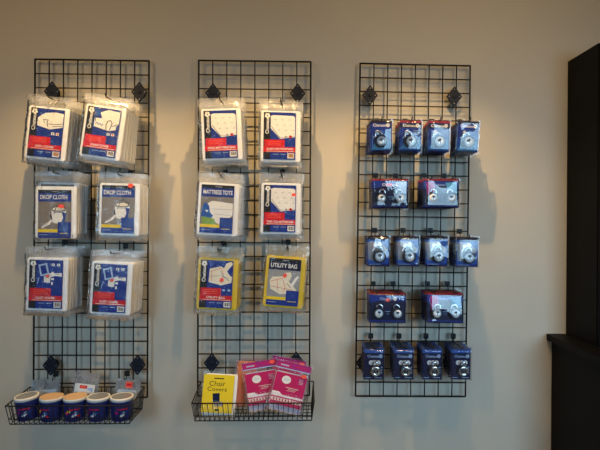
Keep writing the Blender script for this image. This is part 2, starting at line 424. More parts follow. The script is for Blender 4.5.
def art_bagbox(c):
    c.poly([(0.28, 0.18), (0.62, 0.12), (0.72, 0.16), (0.78, 0.06), (0.92, 0.02), (0.98, 0.04), (0.80, 0.22), (0.90, 0.30), (0.98, 0.34), (0.96, 0.46), (0.66, 0.52), (0.26, 0.46)], 'cream')
    c.line([(0.32, 0.24), (0.62, 0.16), (0.72, 0.30), (0.66, 0.46)], 0.002, 'red'); c.line([(0.34, 0.22), (0.36, 0.44)], 0.002, 'red'); c.line([(0.30, 0.34), (0.62, 0.32), (0.86, 0.36)], 0.0022, 'grey')
    c.line([(0.80, 0.22), (0.98, 0.06)], 0.004, 'white'); c.line([(0.60, 0.22), (0.72, 0.34), (0.90, 0.42)], 0.0022, 'ink')
    c.disc(0.66, 0.41, 0.012, 'orange', 10); c.rect(0.70, 0.60, 0.78, 0.64, 'pale'); c.rect(0.86, 0.60, 0.94, 0.64, 'pale')
def grey_label(word, art, dark=False):
    c = Card(LW, LH, 'taupe' if not dark else 'grey')
    c.rect(0, 0, 1, 0.07, 'ink'); c.rect(0, 0.07, 1, 0.245, 'blue' if not dark else 'navy'); c.rect(0.42, 0.028, 0.62, 0.044, 'grey')
    c.text(word, 0.06, 0.105, 0.88 if len(word) < 12 else 0.95, 0.195, 'white', bold=0.02)
    art(c)
    c.rect(0, 0.82, 0.62, 0.885, 'yellow'); c.rect(0, 0.885, 1, 1, 'blue'); c.rect(0.60, 0.67, 1, 1, 'blue')
    for i in range(3): c.rect(0.66, 0.72+0.05*i, 0.90, 0.728+0.05*i, 'royal')
    c.rect(0.05, 0.93, 0.30, 0.94, 'pale'); c.rect(0.66, 0.90, 0.92, 0.912, 'yellow')
    return c
def art_bucket(c):
    c.poly([(0.40, 0.40), (0.86, 0.40), (0.80, 0.68), (0.70, 0.72), (0.44, 0.68)], 'white')
    c.poly([(0.72, 0.46), (0.85, 0.48), (0.80, 0.68), (0.70, 0.68), (0.76, 0.58)], 'blue')
    c.disc(0.62, 0.40, 0.036, 'ink', 18, 0.36); c.disc(0.62, 0.398, 0.032, 'cream', 18, 0.30)
    c.line([(0.40, 0.41), (0.50, 0.47), (0.72, 0.47), (0.86, 0.41)], 0.0022, 'ink')
    c.line([(0.48, 0.50), (0.56, 0.34), (0.74, 0.25)], 0.0035, 'ink'); c.line([(0.66, 0.30), (0.84, 0.38)], 0.002, 'ink')
    c.poly([(0.12, 0.80), (0.10, 0.76), (0.34, 0.66), (0.42, 0.58), (0.46, 0.62), (0.36, 0.72)], 'white')
    c.line([(0.10, 0.77), (0.30, 0.70)], 0.002, 'ink'); c.line([(0.38, 0.52), (0.42, 0.62)], 0.006, 'ink')
def art_tote(c):
    c.poly([(0.22, 0.38), (0.36, 0.33), (0.98, 0.37), (0.98, 0.62), (0.60, 0.82), (0.42, 0.76), (0.28, 0.58)], 'white')
    c.poly([(0.06, 0.44), (0.14, 0.36), (0.26, 0.44), (0.30, 0.58), (0.40, 0.64), (0.30, 0.70), (0.02, 0.66)], 'royal')
    c.poly([(0.06, 0.66), (0.42, 0.70), (0.50, 0.82), (0.06, 0.82)], 'green'); c.poly([(0.14, 0.52), (0.24, 0.54), (0.20, 0.58)], 'white')
    for i in range(2):
        for j in range(3): c.line([(0.42+0.18*j, 0.43+0.12*i), (0.48+0.18*j, 0.43+0.12*i)], 0.003, 'cream')
    c.line([(0.34, 0.50), (0.97, 0.50)], 0.0016, 'grey'); c.line([(0.44, 0.60), (0.94, 0.62)], 0.0016, 'grey')
def art_utility(c):
    c.poly([(0.06, 0.48), (0.14, 0.40), (0.46, 0.38), (0.52, 0.30), (0.70, 0.28), (0.74, 0.36), (0.66, 0.48), (0.84, 0.60), (0.92, 0.66), (0.86, 0.74), (0.40, 0.76), (0.10, 0.66)], 'cream')
    c.line([(0.10, 0.50), (0.44, 0.42), (0.56, 0.60), (0.50, 0.72)], 0.002, 'red'); c.line([(0.12, 0.60), (0.80, 0.66)], 0.002, 'red'); c.line([(0.30, 0.46), (0.34, 0.70)], 0.0018, 'red')
    c.poly([(0.72, 0.56), (0.84, 0.40), (0.94, 0.34), (0.96, 0.38), (0.84, 0.52), (0.78, 0.60)], 'white'); c.line([(0.60, 0.52), (0.74, 0.62)], 0.0022, 'ink')
    c.poly([(0.44, 0.36), (0.54, 0.30), (0.60, 0.36), (0.52, 0.42)], 'orange')

# ------------------------------------------------------------------ clear bags with folded plastic inside
def pouch_mb(w, top, bot, thick, key, seed, hole=True, crumple=1.0):
    """a filled clear bag: header pinched flat round its hang hole, belly full; hole at the origin"""
    b = MB(); nx, nz = 26, 40
    grids = []
    for side in (-1, 1):
        idx = []
        for j in range(nz+1):
            v = j/nz; z = top+(bot-top)*v
            row = []
            for i in range(nx+1):
                u = i/nx*2-1
                ww = w/2*(1+0.018*noise.noise(Vector((seed, v*5, side*0)))) 
                x = u*ww + 0.004*noise.noise(Vector((seed+3, v*7, u)))
                edge = min(1, (1-abs(u))*9); head = min(1, max(0, (-z-0.012)/0.05)); foot = min(1, (z-bot)/0.022)
                belly = (max(0, edge)*head*max(0, foot))**0.5
                y = side*(0.0012+belly*thick/2)
                k = noise.noise(Vector((x*24+seed, z*24, side*3.1)))*0.0022+noise.noise(Vector((x*70+seed, z*48, side*1.7)))*0.0009
                kk = crumple*(0.35+0.65*max(0, edge))*(0.5+0.5*belly)*(1 if side == -1 else 0.5)
                wav = 0.004*(1-head)*noise.noise(Vector((x*16, seed, 0)))
                zz = z + (0.006*noise.noise(Vector((x*12+seed, 5, 0))) if j in (0, nz) else 0)
                row.append((x, y + k*kk + wav, zz))
            idx.append(b.add(row))
        grids.append(idx)
        for j in range(nz):
            for i in range(nx):
                cx = ((i+0.5)/nx*2-1)*w/2; cz = top+(bot-top)*(j+0.5)/nz
                if hole and abs(cx) < 0.0088 and abs(cz) < 0.0088: continue
                q = (idx[j]+i, idx[j]+i+1, idx[j+1]+i+1, idx[j+1]+i)
                kk = key+'_seal' if hole and (cz > -0.036 or cz < bot+0.024) else key
                b.face(q if side == -1 else q[::-1], kk, True)
    return b
def sheet_mb(w, z0, z1, t, key, seed):
    """folded plastic sheet: a soft slab of several layers"""
    b = MB(); nx, nz, nl = 14, 20, 4
    rows = []
    for l in range(nl):                                  # layers of the fold, slightly uneven at the edges
        ya, yb = t/2 - t*l/nl, t/2 - t*(l+1)/nl
        g = t/nl*0.12
        dx = 0.003*noise.noise(Vector((seed, l*3.1, 0))); dz = 0.003*noise.noise(Vector((seed, 0, l*2.7)))
        prof = []
        n = 20; rr = 0.010
        for cx, cz, a0 in ((w/2-rr, z0-rr, 0), (-w/2+rr, z0-rr, PI/2), (-w/2+rr, z1+rr, PI), (w/2-rr, z1+rr, 3*PI/2)):
            for k in range(4):
                a = a0+PI/2*k/3; prof.append((cx+dx+rr*math.cos(a), cz+dz+rr*math.sin(a)))
        b.prism(prof, ya-g/2, yb+g/2, key, bev=t/nl*0.3)
    return b
_pouches = {}
def bag_proto(kind, label_card, sheet, filmkey, seed, t=0.0185):
    r = thing(kind)
    pouch_mb(0.232, 0.016, -0.332, t, filmkey, seed).build('clear_pouch', r)
    sheet_mb(0.203, -0.040, -0.304, t-0.008, sheet, seed).build('folded_sheet', r, (0, 0.0015, 0))
    label_card.build('label_card', r, (-0.005, -(t/2-0.0024), -0.172))
    return r
ORD = ['front', 'second', 'third', 'fourth', 'fifth', 'sixth', 'seventh', 'eighth']
def hang_bags(proto, quad, theta, n, desc, where, hookname, group, depth0=0.066, step=0.0265, slide=0.0, lean=0.0):
    """a stack of n bags on one hook; quad = centre of the front label in the photograph"""
    dfront = depth0 + step*(n-1) + 0.01
    c = W(quad[0], quad[1], dfront)
    th = math.radians(theta)                            # clockwise as seen
    hl = 0.172+slide
    hx = c.x + hl*math.sin(th) + 0.005*math.cos(th); hz = c.z + hl*math.cos(th) - 0.005*math.sin(th)
    rnd = random.Random(int(quad[0]*13+quad[1]))
    for k in range(n):
        i = n-1-k                                       # place from the front backwards
        o = proto if k == 0 else dup(proto)
        a = th*(1-0.5*k/n) + (math.radians(rnd.uniform(-1.6, 1.6)) if k else 0)
        o.rotation_euler = (0, a, 0)
        o.location = (hx + (rnd.uniform(-0.002, 0.002) if k else 0), -(depth0+step*i), hz - (rnd.uniform(-0.001, 0.003) if k else 0))
        if k == 0: lab = desc
        else: lab = '%s bag from the front among %s' % (ORD[k], where)
        tag(o, lab, 'bag', group)
    if slide:
        for ch in proto.children:
            if ch.name.startswith(('label_card', 'folded_sheet')): ch.location.z -= slide if ch.name.startswith('label') else slide*0.75
    hook(hx, hz+0.004, (depth0+step*(n-1)+0.022)-0.048, 'black hook holding %s' % hookname, 'hooks holding the clear bags')
    return hx, hz

GP = 'clear hanging bags of folded plastic covers'
def cen(*q): return (sum(p[0] for p in q)/4, sum(p[1] for p in q)/4)
p = bag_proto('sofa_cover_bag', red_label('SOFA COVER', art_sofa, True), 'sheetwhite', 'bag', 1.3)
hang_bags(p, cen((31.5,107.4),(65.3,109.9),(60.5,157.5),(25,156.6)), 5.5, 7, 'front bag with sofa drawing on its label at the upper left of left rack', 'sofa covers at the upper left of left rack', 'the sofa cover bags at upper left', GP)
p = bag_proto('chair_cover_bag', red_label('CHAIR COVER', art_chair), 'sheetwhite', 'bag', 2.6)
hang_bags(p, cen((88.7,107.4),(121.9,111),(114.4,156.7),(80.3,152.6)), 8.0, 7, 'front clear bag with armchair drawing on its strongly tilted red and blue label', 'chair covers at the upper right of left rack', 'the tilted armchair cover bags', GP)
p = bag_proto('drop_cloth_bag', grey_label('DROP CLOTH', art_bucket), 'sheetwhite', 'bag', 3.9)
pa = hang_bags(p, cen((38.9,191.3),(67.7,190.8),(71.7,235.8),(38.9,237.6)), 0.3, 6, 'front drop cloth bag slumped low, left in middle row of left rack', 'slumped drop cloths at left of left rack', 'the slumped drop cloth bags', GP, slide=0.030)
p = bag_proto('drop_cloth_bag', grey_label('DROP CLOTH', art_bucket), 'sheetwhite', 'bag', 5.2)
hang_bags(p, cen((102,185.9),(135,186.6),(133.7,232.7),(100.6,232.1)), 1.2, 6, 'front drop cloth bag with orange sticker at label top, right in left rack', 'straight drop cloths at right of left rack', 'the straight drop cloth bags with orange sticker', GP)
p = bag_proto('dust_cover_bag', red_label('DUST COVER', art_dust), 'sheetwhite', 'bag', 6.5)
hang_bags(p, cen((29.3,259.7),(63.9,260.2),(61.3,308.7),(27.5,308.7)), 1.5, 7, 'front dust cover bag with blue label, lower left of left rack', 'dust covers at the lower left of left rack', 'the lower left dust cover bags', GP)
p = bag_proto('dust_cover_bag', red_label('DUST COVER', art_dust), 'sheetwhite', 'bag', 7.8)
hang_bags(p, cen((96.1,264.2),(126.1,264.5),(124.7,312.7),(91.3,312.2)), 3.0, 7, 'front dust cover bag with leaning blue label, lower right of left rack', 'dust covers at the lower right of left rack', 'the lower right dust cover bags', GP)
p = bag_proto('mattress_bag', red_label('KING MATTRESS BAG', art_mattress), 'sheetwhite', 'bag', 9.1)
hang_bags(p, cen((202.8,111.9),(236.5,110.3),(238.3,156.3),(205.1,158.1)), -2.6, 6, 'front king mattress bag tilted left at upper left of middle rack', 'king mattress bags at the upper left of middle rack', 'the king mattress bags', GP)
p = bag_proto('mattress_bag', red_label('QUEEN MATTRESS BAG', art_mattress, True), 'sheetwhite', 'bag', 10.4)
hang_bags(p, cen((264.2,111.9),(295.3,112.4),(295.3,159.5),(263.3,159.5)), 0.7, 5, 'front queen mattress bag at upper right of middle rack', 'queen mattress bags at the upper right of middle rack', 'the queen mattress bags', GP)
p = bag_proto('mattress_tote_bag', grey_label('MATTRESS TOTE', art_tote), 'sheetwhite', 'bag', 11.7)
hang_bags(p, cen((202.8,185.6),(233.7,186.5),(231.6,232.7),(199.4,231.7)), 2.8, 7, 'front mattress tote bag with grey, blue and green label, left of middle rack', 'mattress totes at left of middle rack', 'the mattress tote bags', GP)
p = bag_proto('mattress_bag', red_label('TWIN / FULL MATTRESS BAG', art_mattress), 'sheetwhite', 'bag', 13.0)
hang_bags(p, cen((264.2,184.6),(295.9,185.5),(295.4,232.2),(263.4,232.2)), 1.0, 5, 'front mattress bag with orange sticker, right in middle row of middle rack', 'mattress bags right of the mattress totes', 'the mattress bags right of the totes', GP)
p = bag_proto('utility_bag', red_label('UTILITY BAG', art_bagbox), 'sheetyellow', 'bagyellow', 14.3)
hang_bags(p, cen((201.5,259.2),(233.2,260.1),(231.2,309.1),(198.5,308.6)), 2.5, 6, 'front yellow bag with red and dark blue label at lower left of middle rack', 'yellow bags at the lower left of middle rack', 'the yellow bags with red labels', GP)
p = bag_proto('utility_bag', grey_label('UTILITY BAG', art_utility, True), 'sheetyellow', 'bagyellow', 15.6)
hang_bags(p, cen((270.1,258),(300.8,259.8),(297.6,306.3),(266,304.5)), 4.5, 5, 'front yellow utility bag with grey label at lower right of middle rack', 'yellow utility bags at the lower right of middle rack', 'the yellow utility bags with grey labels', GP)
# price stickers stuck on some front bags
def sticker(bagname_label, u, v, w, h):
    for o in COL.objects:
        if o.get('label') == bagname_label:
            for ch in o.children:
                if ch.name.startswith('label_card'):
                    b = MB(); n = 10
                    b.prism([((u-0.5)*LW+w/2*math.cos(2*PI*k/n), (0.5-v)*LH+h/2*math.sin(2*PI*k/n)) for k in range(n)], -0.0090, -0.0095, 'orange')
                    s_ = b.build('price_sticker', ch); s_['label'] = 'orange price sticker'
sticker('front drop cloth bag with orange sticker at label top, right in left rack', 0.88, 0.0, 0.028, 0.024)
sticker('front drop cloth bag slumped low, left in middle row of left rack', 0.72, 0.34, 0.034, 0.020)
sticker('front mattress bag with orange sticker, right in middle row of middle rack', 0.93, 0.20, 0.024, 0.016)

# ------------------------------------------------------------------ padlock packs
def lock_parts(parent, x, z, rot, r=0.033, kind='disc'):
    """a round disc padlock lying against the card, face to the front; its short shackle at the top"""
    t = thing('padlock', (x, 0, z), (0, rot, 0)); t.parent = parent
    b = MB(); y0 = 0.004
    b.lathe([(r*0.80, y0), (r, y0+0.005), (r, y0+0.016), (r*0.94, y0+0.021), (r*0.80, y0+0.023), (r*0.76, y0+0.0225)], 'rubber', 28, 'y')
    b.build('body_rim', t)
    b = MB()
    if kind == 'disc':
        b.lathe([(r*0.74, y0+0.020), (r*0.74, y0+0.0240), (r*0.68, y0+0.0262), (r*0.30, y0+0.0282), (r*0.05, y0+0.0285)], 'lockface', 28, 'y')
    else:
        b.lathe([(r*0.92, y0+0.018), (r*0.95, y0+0.0225), (r*0.80, y0+0.027), (r*0.55, y0+0.0275), (r*0.48, y0+0.0255)], 'chrome', 28, 'y')
    b.build('face', t)
    b = MB()
    if kind == 'disc':
        b.prism([(-r*0.34, r*0.12), (-r*0.20, r*0.42), (r*0.20, r*0.42), (r*0.34, r*0.12), (r*0.1, r*0.02), (-r*0.1, r*0.02)], -(y0+0.0268), -(y0+0.0300), 'rubber')
        b.prism([(-r*0.05, -r*0.30), (r*0.05, -r*0.30), (r*0.05, r*0.05), (-r*0.05, r*0.05)], -(y0+0.0275), -(y0+0.0300), 'rubber')
    else:
        b.lathe([(r*0.46, y0+0.0235), (r*0.44, y0+0.0262), (r*0.2, y0+0.0266)], 'rubber', 20, 'y')
        b.prism([(-r*0.06, -r*0.25), (r*0.06, -r*0.25), (r*0.06, r*0.25), (-r*0.06, r*0.25)], -(y0+0.0264), -(y0+0.0275), 'chrome')
    b.build('keyhole', t)
    b = MB(); q = r*0.52
    b.tube([(-q, -(y0+0.011), r*0.78), (-q, -(y0+0.011), r*1.05), (-q*0.75, -(y0+0.011), r*1.42), (0, -(y0+0.011), r*1.58), (q*0.75, -(y0+0.011), r*1.42), (q, -(y0+0.011), r*1.05), (q, -(y0+0.011), r*0.78)], r*0.17, 'chrome', 8)
    b.build('shackle', t)
    return t
def clamshell_mb(w, h, t, seed):
    """clear blister: flat flange round the card, a rounded rectangular bubble standing out of it"""
    b = MB(); nx, nz = 22, 26; idx = []
    for j in range(nz+1):
        row = []
        for i in range(nx+1):
            u, v = i/nx*2-1, j/nz*2-1
            x, z = u*w/2, v*h/2
            e = min((w/2-abs(x)), (h/2-abs(z)))
            rise = min(1, max(0, (e-0.004)/0.007)); rise = rise*rise*(3-2*rise)
            bul = (1-u*u)*(1-v*v)
            y = -0.0012 - rise*(t-0.008+0.0025*bul) + rise*0.0026*noise.noise(Vector((x*16+seed, z*16, seed)))
            row.append((x, y, z))
        idx.append(b.add(row))
    for j in range(nz):
        for i in range(nx): b.face((idx[j]+i, idx[j]+i+1, idx[j+1]+i+1, idx[j+1]+i), 'clam', True)
    k = b.add([(-w/2, 0.0022, -h/2), (w/2, 0.0022, -h/2), (w/2, 0.0022, h/2), (-w/2, 0.0022, h/2)])
    b.face((k+3, k+2, k+1, k), 'clam')
    return b
def lock_card(w, h, style):
    if style == 'bright':
        c = Card(w, h, 'ink'); c.rect(0, 0, 1, 1, 'blue'); c.rect(0, 0, 1, 0.07, 'maroon'); c.rect(0, 0.08, 1, 0.24, 'navy')
        c.poly([(0, 0.62), (0.40, 0.40), (1, 0.52), (1, 1), (0, 1)], 'royal'); c.poly([(0.02, 0.90), (0.30, 0.66), (0.98, 0.60), (0.98, 0.92)], 'cyan')
        c.text('Chateau', 0.12, 0.11, 0.72, 0.205, 'white'); c.emblem(0.82, 0.16, 0.010, 'white', 'navy')
        for i in range(3): c.rect(0.62, 0.32+0.05*i, 0.92, 0.335+0.05*i, 'pale')
    elif style == 'plain':
        c = Card(w, h, 'ink'); c.rect(0, 0, 1, 1, 'blue'); c.rect(0, 0, 1, 0.10, 'navy')
        c.poly([(0, 0.55), (0.5, 0.30), (1, 0.46), (1, 1), (0, 1)], 'royal'); c.poly([(0.02, 0.96), (0.22, 0.70), (0.98, 0.66), (0.98, 0.94)], 'cyan')
        c.text('Chateau', 0.12, 0.11, 0.72, 0.205, 'white'); c.emblem(0.82, 0.16, 0.010, 'white', 'navy')
    elif style == 'key':
        c = Card(w, h, 'ink'); c.rect(0, 0, 1, 1, 'royal'); c.rect(0, 0, 1, 0.12, 'navy'); c.poly([(0.42, 0.13), (0.5, 0.03), (0.58, 0.13)], 'ink')
        c.rect(0, 0.90, 1, 1, 'blue'); c.poly([(0, 0.20), (0.55, 0.16), (0.95, 0.45), (0.6, 0.85), (0.05, 0.80)], 'grey'); c.rect(0.05, 0.93, 0.6, 0.95, 'pale')
        c.text('Chateau', 0.10, 0.16, 0.60, 0.22, 'pale')
    elif style == 'ring':
        c = Card(w, h, 'ink'); c.rect(0, 0, 1, 1, 'navy'); c.rect(0, 0, 1, 0.17, 'royal'); c.rect(0, 0.17, 1, 0.19, 'ink')
        c.text('Chateau', 0.16, 0.225, 0.74, 0.31, 'pale'); c.emblem(0.84, 0.265, 0.010, 'pale', 'navy')
        for i in range(3): c.disc(0.36+0.18*i, 0.47, 0.0125, 'white', 12); c.disc(0.36+0.18*i, 0.47, 0.004, 'pale', 8)
        for i in range(3): c.rect(0.86, 0.60+0.08*i, 0.93, 0.635+0.08*i, 'pale')
        c.rect(0.06, 0.93, 0.34, 0.95, 'pale'); c.rect(0.56, 0.93, 0.92, 0.95, 'pale')
    else:
        c = Card(w, h, 'ink'); c.rect(0, 0, 1, 1, 'navy'); c.rect(0, 0, 1, 0.07, 'maroon'); c.poly([(0, 0.07), (1, 0.1), (1, 0.3), (0.5, 0.22), (0, 0.34)], 'blue')
        c.text('Chateau', 0.28, 0.16, 0.62, 0.25, 'white' if style == 'pair' else 'pale'); c.emblem(0.70, 0.20, 0.010, 'white', 'navy')
        if style == 'pair': c.rect(0.40, 0.16, 0.56, 0.26, 'red'); c.poly([(0.66, 0.12), (0.95, 0.10), (0.95, 0.5), (0.84, 0.5)], 'pale')
        if style == 'pairlight': c.poly([(0.08, 0.12), (0.30, 0.10), (0.34, 0.4), (0.12, 0.62)], 'plum'); c.poly([(0.62, 0.14), (0.92, 0.12), (0.96, 0.5), (0.7, 0.4)], 'cyan')
        if style == 'pairdark': c.disc(0.50, 0.24, 0.012, 'orange', 12, 0.8)
        c.rect(0.44, 0.62, 0.58, 0.635, 'pale'); c.rect(0.46, 0.70, 0.56, 0.71, 'pale')
        c.rect(0, 0.92, 1, 1, 'blue')
    return c
PT = 0.040
def lock_pack(w, h, style, seed):
    r = thing('padlock_pack' if w < 0.16 else 'twin_padlock_pack')
    lock_card(w-0.015, h-0.012, style).build('backing_card', r, (0, 0, -h/2+0.010))
    clamshell_mb(w, h, PT-0.004, seed).build('clear_clamshell', r, (0, 0, -h/2+0.010))
    if style in ('key', 'bright', 'plain'):
        for q, (kx, kz, a) in enumerate(((-0.13, 0.33, 0.5), (0.05, 0.29, -0.35)) if style == 'key' else ((-0.16, 0.40, 0.6),)):
            k_ = MB(); k_.lathe([(0.0105, 0.006), (0.0120, 0.0075), (0.0105, 0.0090)], 'lockface', 16, 'y')
            k_.prism([(-0.003, -0.010), (0.003, -0.010), (0.003, -0.030), (0, -0.034), (-0.003, -0.030)], -0.006, -0.0082, 'lockface')
            o = k_.build('key', r, (kx*w, 0, -h*kz+0.010)); o.rotation_euler = (0, a, 0)
    if w < 0.16:
        if style == 'ring': lock_parts(r, 0.06*w, -h*0.68+0.010, 0.0, 0.0285, 'ring')
        else: lock_parts(r, (-0.01 if style != 'key' else 0.03)*w, -h*0.665+0.010, -0.42 if style != 'key' else -0.1, 0.033)
    else:
        for k in (-1, 1): lock_parts(r, 0.235*w*k, -h*0.66+0.010, -0.15*k, 0.029)
    return r
def hang_packs(px, py, w, h, style, n, desc, where, group, hooks=(0.0,), tilt=0.0, lean=0.0, step=0.0425, d0=0.056):
    d0 = d0+0.004+max(0, lean)*0.17; dfront = d0+step*(n-1)+PT*0.5
    c = W(px, py, dfront); hz = c.z + h/2 - 0.010
    proto = lock_pack(w, h, style, px*0.37)
    rnd = random.Random(int(px*7+py))
    for k in range(n):
        o = proto if k == 0 else dup(proto)
        o.location = (c.x + (rnd.uniform(-0.003, 0.003) if k else 0), -(d0+step*(n-1-k)), hz - (rnd.uniform(0, 0.002) if k else 0))
        o.rotation_euler = (lean, math.radians(tilt) if k == 0 else math.radians(rnd.uniform(-1, 1)), 0)
        tag(o, desc if k == 0 else '%s pack from the front behind %s' % (ORD[k], where), 'padlock pack', group)
    for q, hx in enumerate(hooks):
        side = '' if len(hooks) == 1 else ('left ' if q == 0 else 'right ')
        hook(c.x+hx, hz+0.004, (d0+step*(n-1)+0.016)-0.048, 'black %shook carrying the %s' % (side, where), 'hooks holding the padlock packs')
G1 = 'single padlock packs'; G2 = 'twin padlock packs'
names = ['leftmost', 'second from left', 'third from left', 'rightmost']
for i, (x, st) in enumerate(((381.7, 'plain'), (411.7, 'bright'), (440.3, 'bright'), (470, 'plain'))):
    hang_packs(x, 135+0.3*i, 0.126, 0.172, st, 4, 'front blue padlock pack %s in the top row of right rack' % names[i], '%s padlock pack of top row' % names[i], G1, tilt=(-0.5, 0.5, 0.5, 2)[i], lean=0.075)
for i, (x, st) in enumerate(((390.8, 'pair'), (442, 'pairlight'))):
    hang_packs(x, 193, 0.203, 0.163, st, 4, 'front twin padlock pack at %s in second row of right rack' % ('left' if i == 0 else 'right'), 'twin pack at %s of second row' % ('left' if i == 0 else 'right'), G2, (-0.055, 0.055), lean=(0.03, 0.005)[i])
for i, x in enumerate((379, 409, 438, 468.8)):
    hang_packs(x, 251.3+(1 if i == 3 else 0), 0.128, 0.167, 'key', 4, 'front silvery padlock pack %s in the middle row of right rack' % names[i], '%s padlock pack of middle row' % names[i], G1, tilt=(0, 0.5, 0.5, 1)[i])
for i, (x, st) in enumerate(((388.4, 'pairdark'), (446, 'pairlight'))):
    hang_packs(x, 308.3, 0.205, 0.168, st, 4, 'front twin padlock pack at %s in fourth row of right rack' % ('left' if i == 0 else 'right'), 'twin pack at %s of fourth row' % ('left' if i == 0 else 'right'), G2, (-0.058, 0.052), tilt=1.0, lean=(-0.03, -0.09)[i])
for i, x in enumerate((374.7, 404.7, 433.3, 462.3)):
    hang_packs(x, 364.7, 0.117, 0.178, 'ring', 4, 'front navy pack with ring lock %s in the bottom row of right rack' % names[i], '%s ring lock pack of bottom row' % names[i], G1, tilt=0.7)

# ------------------------------------------------------------------ wire baskets
def basket(x0, x1, zr_back, zr_front, zb, label, taper=0.012):
    """rim from the rack (back) to the front, bottom smaller; hangs on the rack"""
    t = thing('wire_basket', ((x0+x1)/2, 0, zb)); tag(t, label, 'wire basket', 'wire baskets at the foot of the racks')
    hw = (x1-x0)/2; yb, yf, yfb = -0.052, -0.268, -0.250; bw = hw-taper
    zB, zF = zr_back-zb, zr_front-zb
    b = MB(); R = 0.0032
    b.tube([(-hw, yb, zB), (hw, yb, zB)], R, 'black', 8); b.tube([(-hw, yf, zF), (hw, yf, zF)], R, 'black', 8)
    for s in (-1, 1): b.tube([(s*hw, yb, zB), (s*hw, yf, zF)], R, 'black', 8)
    b.build('rim', t)
    b = MB(); r = 0.0021; n = 24
    for i in range(n+1):
        x = (-1+2*i/n); b.tube([(x*hw, yf, zF), (x*bw, yfb, 0), (x*bw, yb-0.002, 0), (x*hw, yb, zB)], r, 'black', 6)
    for s in (-1, 1):
        for k in range(1, 9):
            f = k/9; b.tube([(s*hw, yb+(yf-yb)*f, zB+(zF-zB)*f), (s*bw, yb+(yfb-yb)*f, 0)], r, 'black', 6)
    for z in (0.28,):
        q = [((-1)*(bw+(hw-bw)*z), yb, zB*z), ((-1)*(bw+(hw-bw)*z), yfb+(yf-yfb)*z, zF*z), ((bw+(hw-bw)*z), yfb+(yf-yfb)*z, zF*z), ((bw+(hw-bw)*z), yb, zB*z)]
        b.tube(q, r, 'black', 6)
    for k in range(0, 5):
        f = k/4; b.tube([(-bw, yb+(yfb-yb)*f, 0), (bw, yb+(yfb-yb)*f, 0)], r*1.3 if k in (0, 4) else r, 'black', 6)
    b.build('wires', t)
    b = MB()
    for s in (-0.8, 0.8):
        b.tube([(s*hw, yb, zB), (s*hw, yb+0.001, zB+0.012), (s*hw, yb-0.004, zB+0.018)], 0.0028, 'black', 6)
    b.build('hanger_hooks', t)
    return t
Z1 = EYE-1.010
basket(W(5.3, 404, 0.268).x, W(130.5, 404, 0.268).x, W(100, 387, 0.052).z, W(60, 406, 0.268).z, Z1, 'black wire basket full of blue tubs under the left rack')
Z2 = EYE-0.998
basket(W(191.7, 403, 0.268).x, W(314.2, 403, 0.268).x, W(250, 381.5, 0.052).z, W(250, 403.3, 0.268).z, Z2, 'black wire basket with yellow and pink packs under the middle rack')

# blue tubs in the left basket
def tub(lid, seed, r=0.0568, h=0.114):
    t = thing('plastic_tub'); b = MB()
    b.lathe([(r*0.90, 0), (r*0.92, 0.003), (r*0.97, h*0.84), (r*0.97, h*0.86)], 'tubblue', 36); b.build('body', t)
    b = MB(); n = 36
    def patch(a0, a1, z0, z1, key, k, wob=0.0):
        rr = r*0.985+0.0004*k; m_ = 6; base = []
        for j in range(m_+1):
            a = a0+(a1-a0)*j/m_; q = r*(0.92+0.05*((z0+z1)/2/(h*0.84)))+0.0006+0.0003*k
            w_ = wob*math.sin(j*2.1+seed)
            base.append(((q*math.sin(a), -q*math.cos(a), z0+w_), (q*math.sin(a), -q*math.cos(a), z1+w_)))
        i0 = b.add([p for pr in base for p in pr])
        for j in range(m_): b.face((i0+2*j, i0+2*j+2, i0+2*j+3, i0+2*j+1), key, True)
    rd = random.Random(seed)
    patch(-0.35, 0.60, h*0.53, h*0.575, 'red', 1, 0.0018)
    def blob(a, z, da, dz, key, k, tip=0.0):
        n = 16; pts = []
        for j in range(n):
            t_ = 2*PI*j/n; aa = a+da*math.cos(t_); zz = z+dz*math.sin(t_)*(1+0.25*math.sin(3*t_+seed))+tip*math.cos(t_)
            q = r*(0.92+0.05*(zz/(h*0.84)))+0.0007+0.0003*k; pts.append((q*math.sin(aa), -q*math.cos(aa), zz))
        i0 = b.add(pts); b.face(range(i0, i0+n), key, True)
    blob(0.10, h*0.30, 0.26, h*0.055, 'pale', 2, 0.006); blob(0.12, h*0.27, 0.17, h*0.03, 'white', 3, 0.004)
    blob(-0.42, h*0.40, 0.15, h*0.07, 'plum', 2); blob(0.42, h*0.40, 0.14, h*0.035, 'royal', 2, 0.004); blob(0.20, h*0.42, 0.10, h*0.025, 'pale', 3, 0.003)
    if lid == 'lidkraft':
        patch(-0.55, -0.25, h*0.42, h*0.50, 'yellow', 3, 0.003); patch(-0.75, -0.55, h*0.34, h*0.44, 'orange', 3, 0.002); patch(0.35, 0.6, h*0.22, h*0.3, 'red', 4, 0.002)
    b.build('printed_label', t)
    b = MB(); z = h*0.86
    b.lathe([(r*0.96, z), (r*1.0, z), (r*1.01, z+0.012), (r*0.97, z+0.0165), (r*0.88, z+0.0165), (r*0.86, z+0.0145)], 'lidwhite', 36)
    l = b.build('lid', t); 
    q_ = 0.985 if lid == 'lidkraft' else 0.855; b = MB(); b.lathe([(r*q_*0.99, z+0.0135), (r*q_, z+0.0172 if q_ > 0.9 else z+0.0155), (r*q_*0.95, z+0.0178 if q_ > 0.9 else z+0.0160)], lid, 36); c = b.build('lid_panel', l)
    return t
tw = tub('lidclear', 1.0); tk = tub('lidkraft', 2.0)
spec = [(27, 'w', 'leftmost blue tub in the basket, its white lid tipped'), (51.3, 'k', 'blue tub with tan lid beside the leftmost tipped tub'), (75.3, 'k', 'blue tub with tan lid in the centre of the basket'),
        (99.5, 'w', 'blue tub with white-rimmed grey lid, second from the right in basket'), (124, 'w', 'rightmost blue tub in the basket, white-rimmed grey lid')]
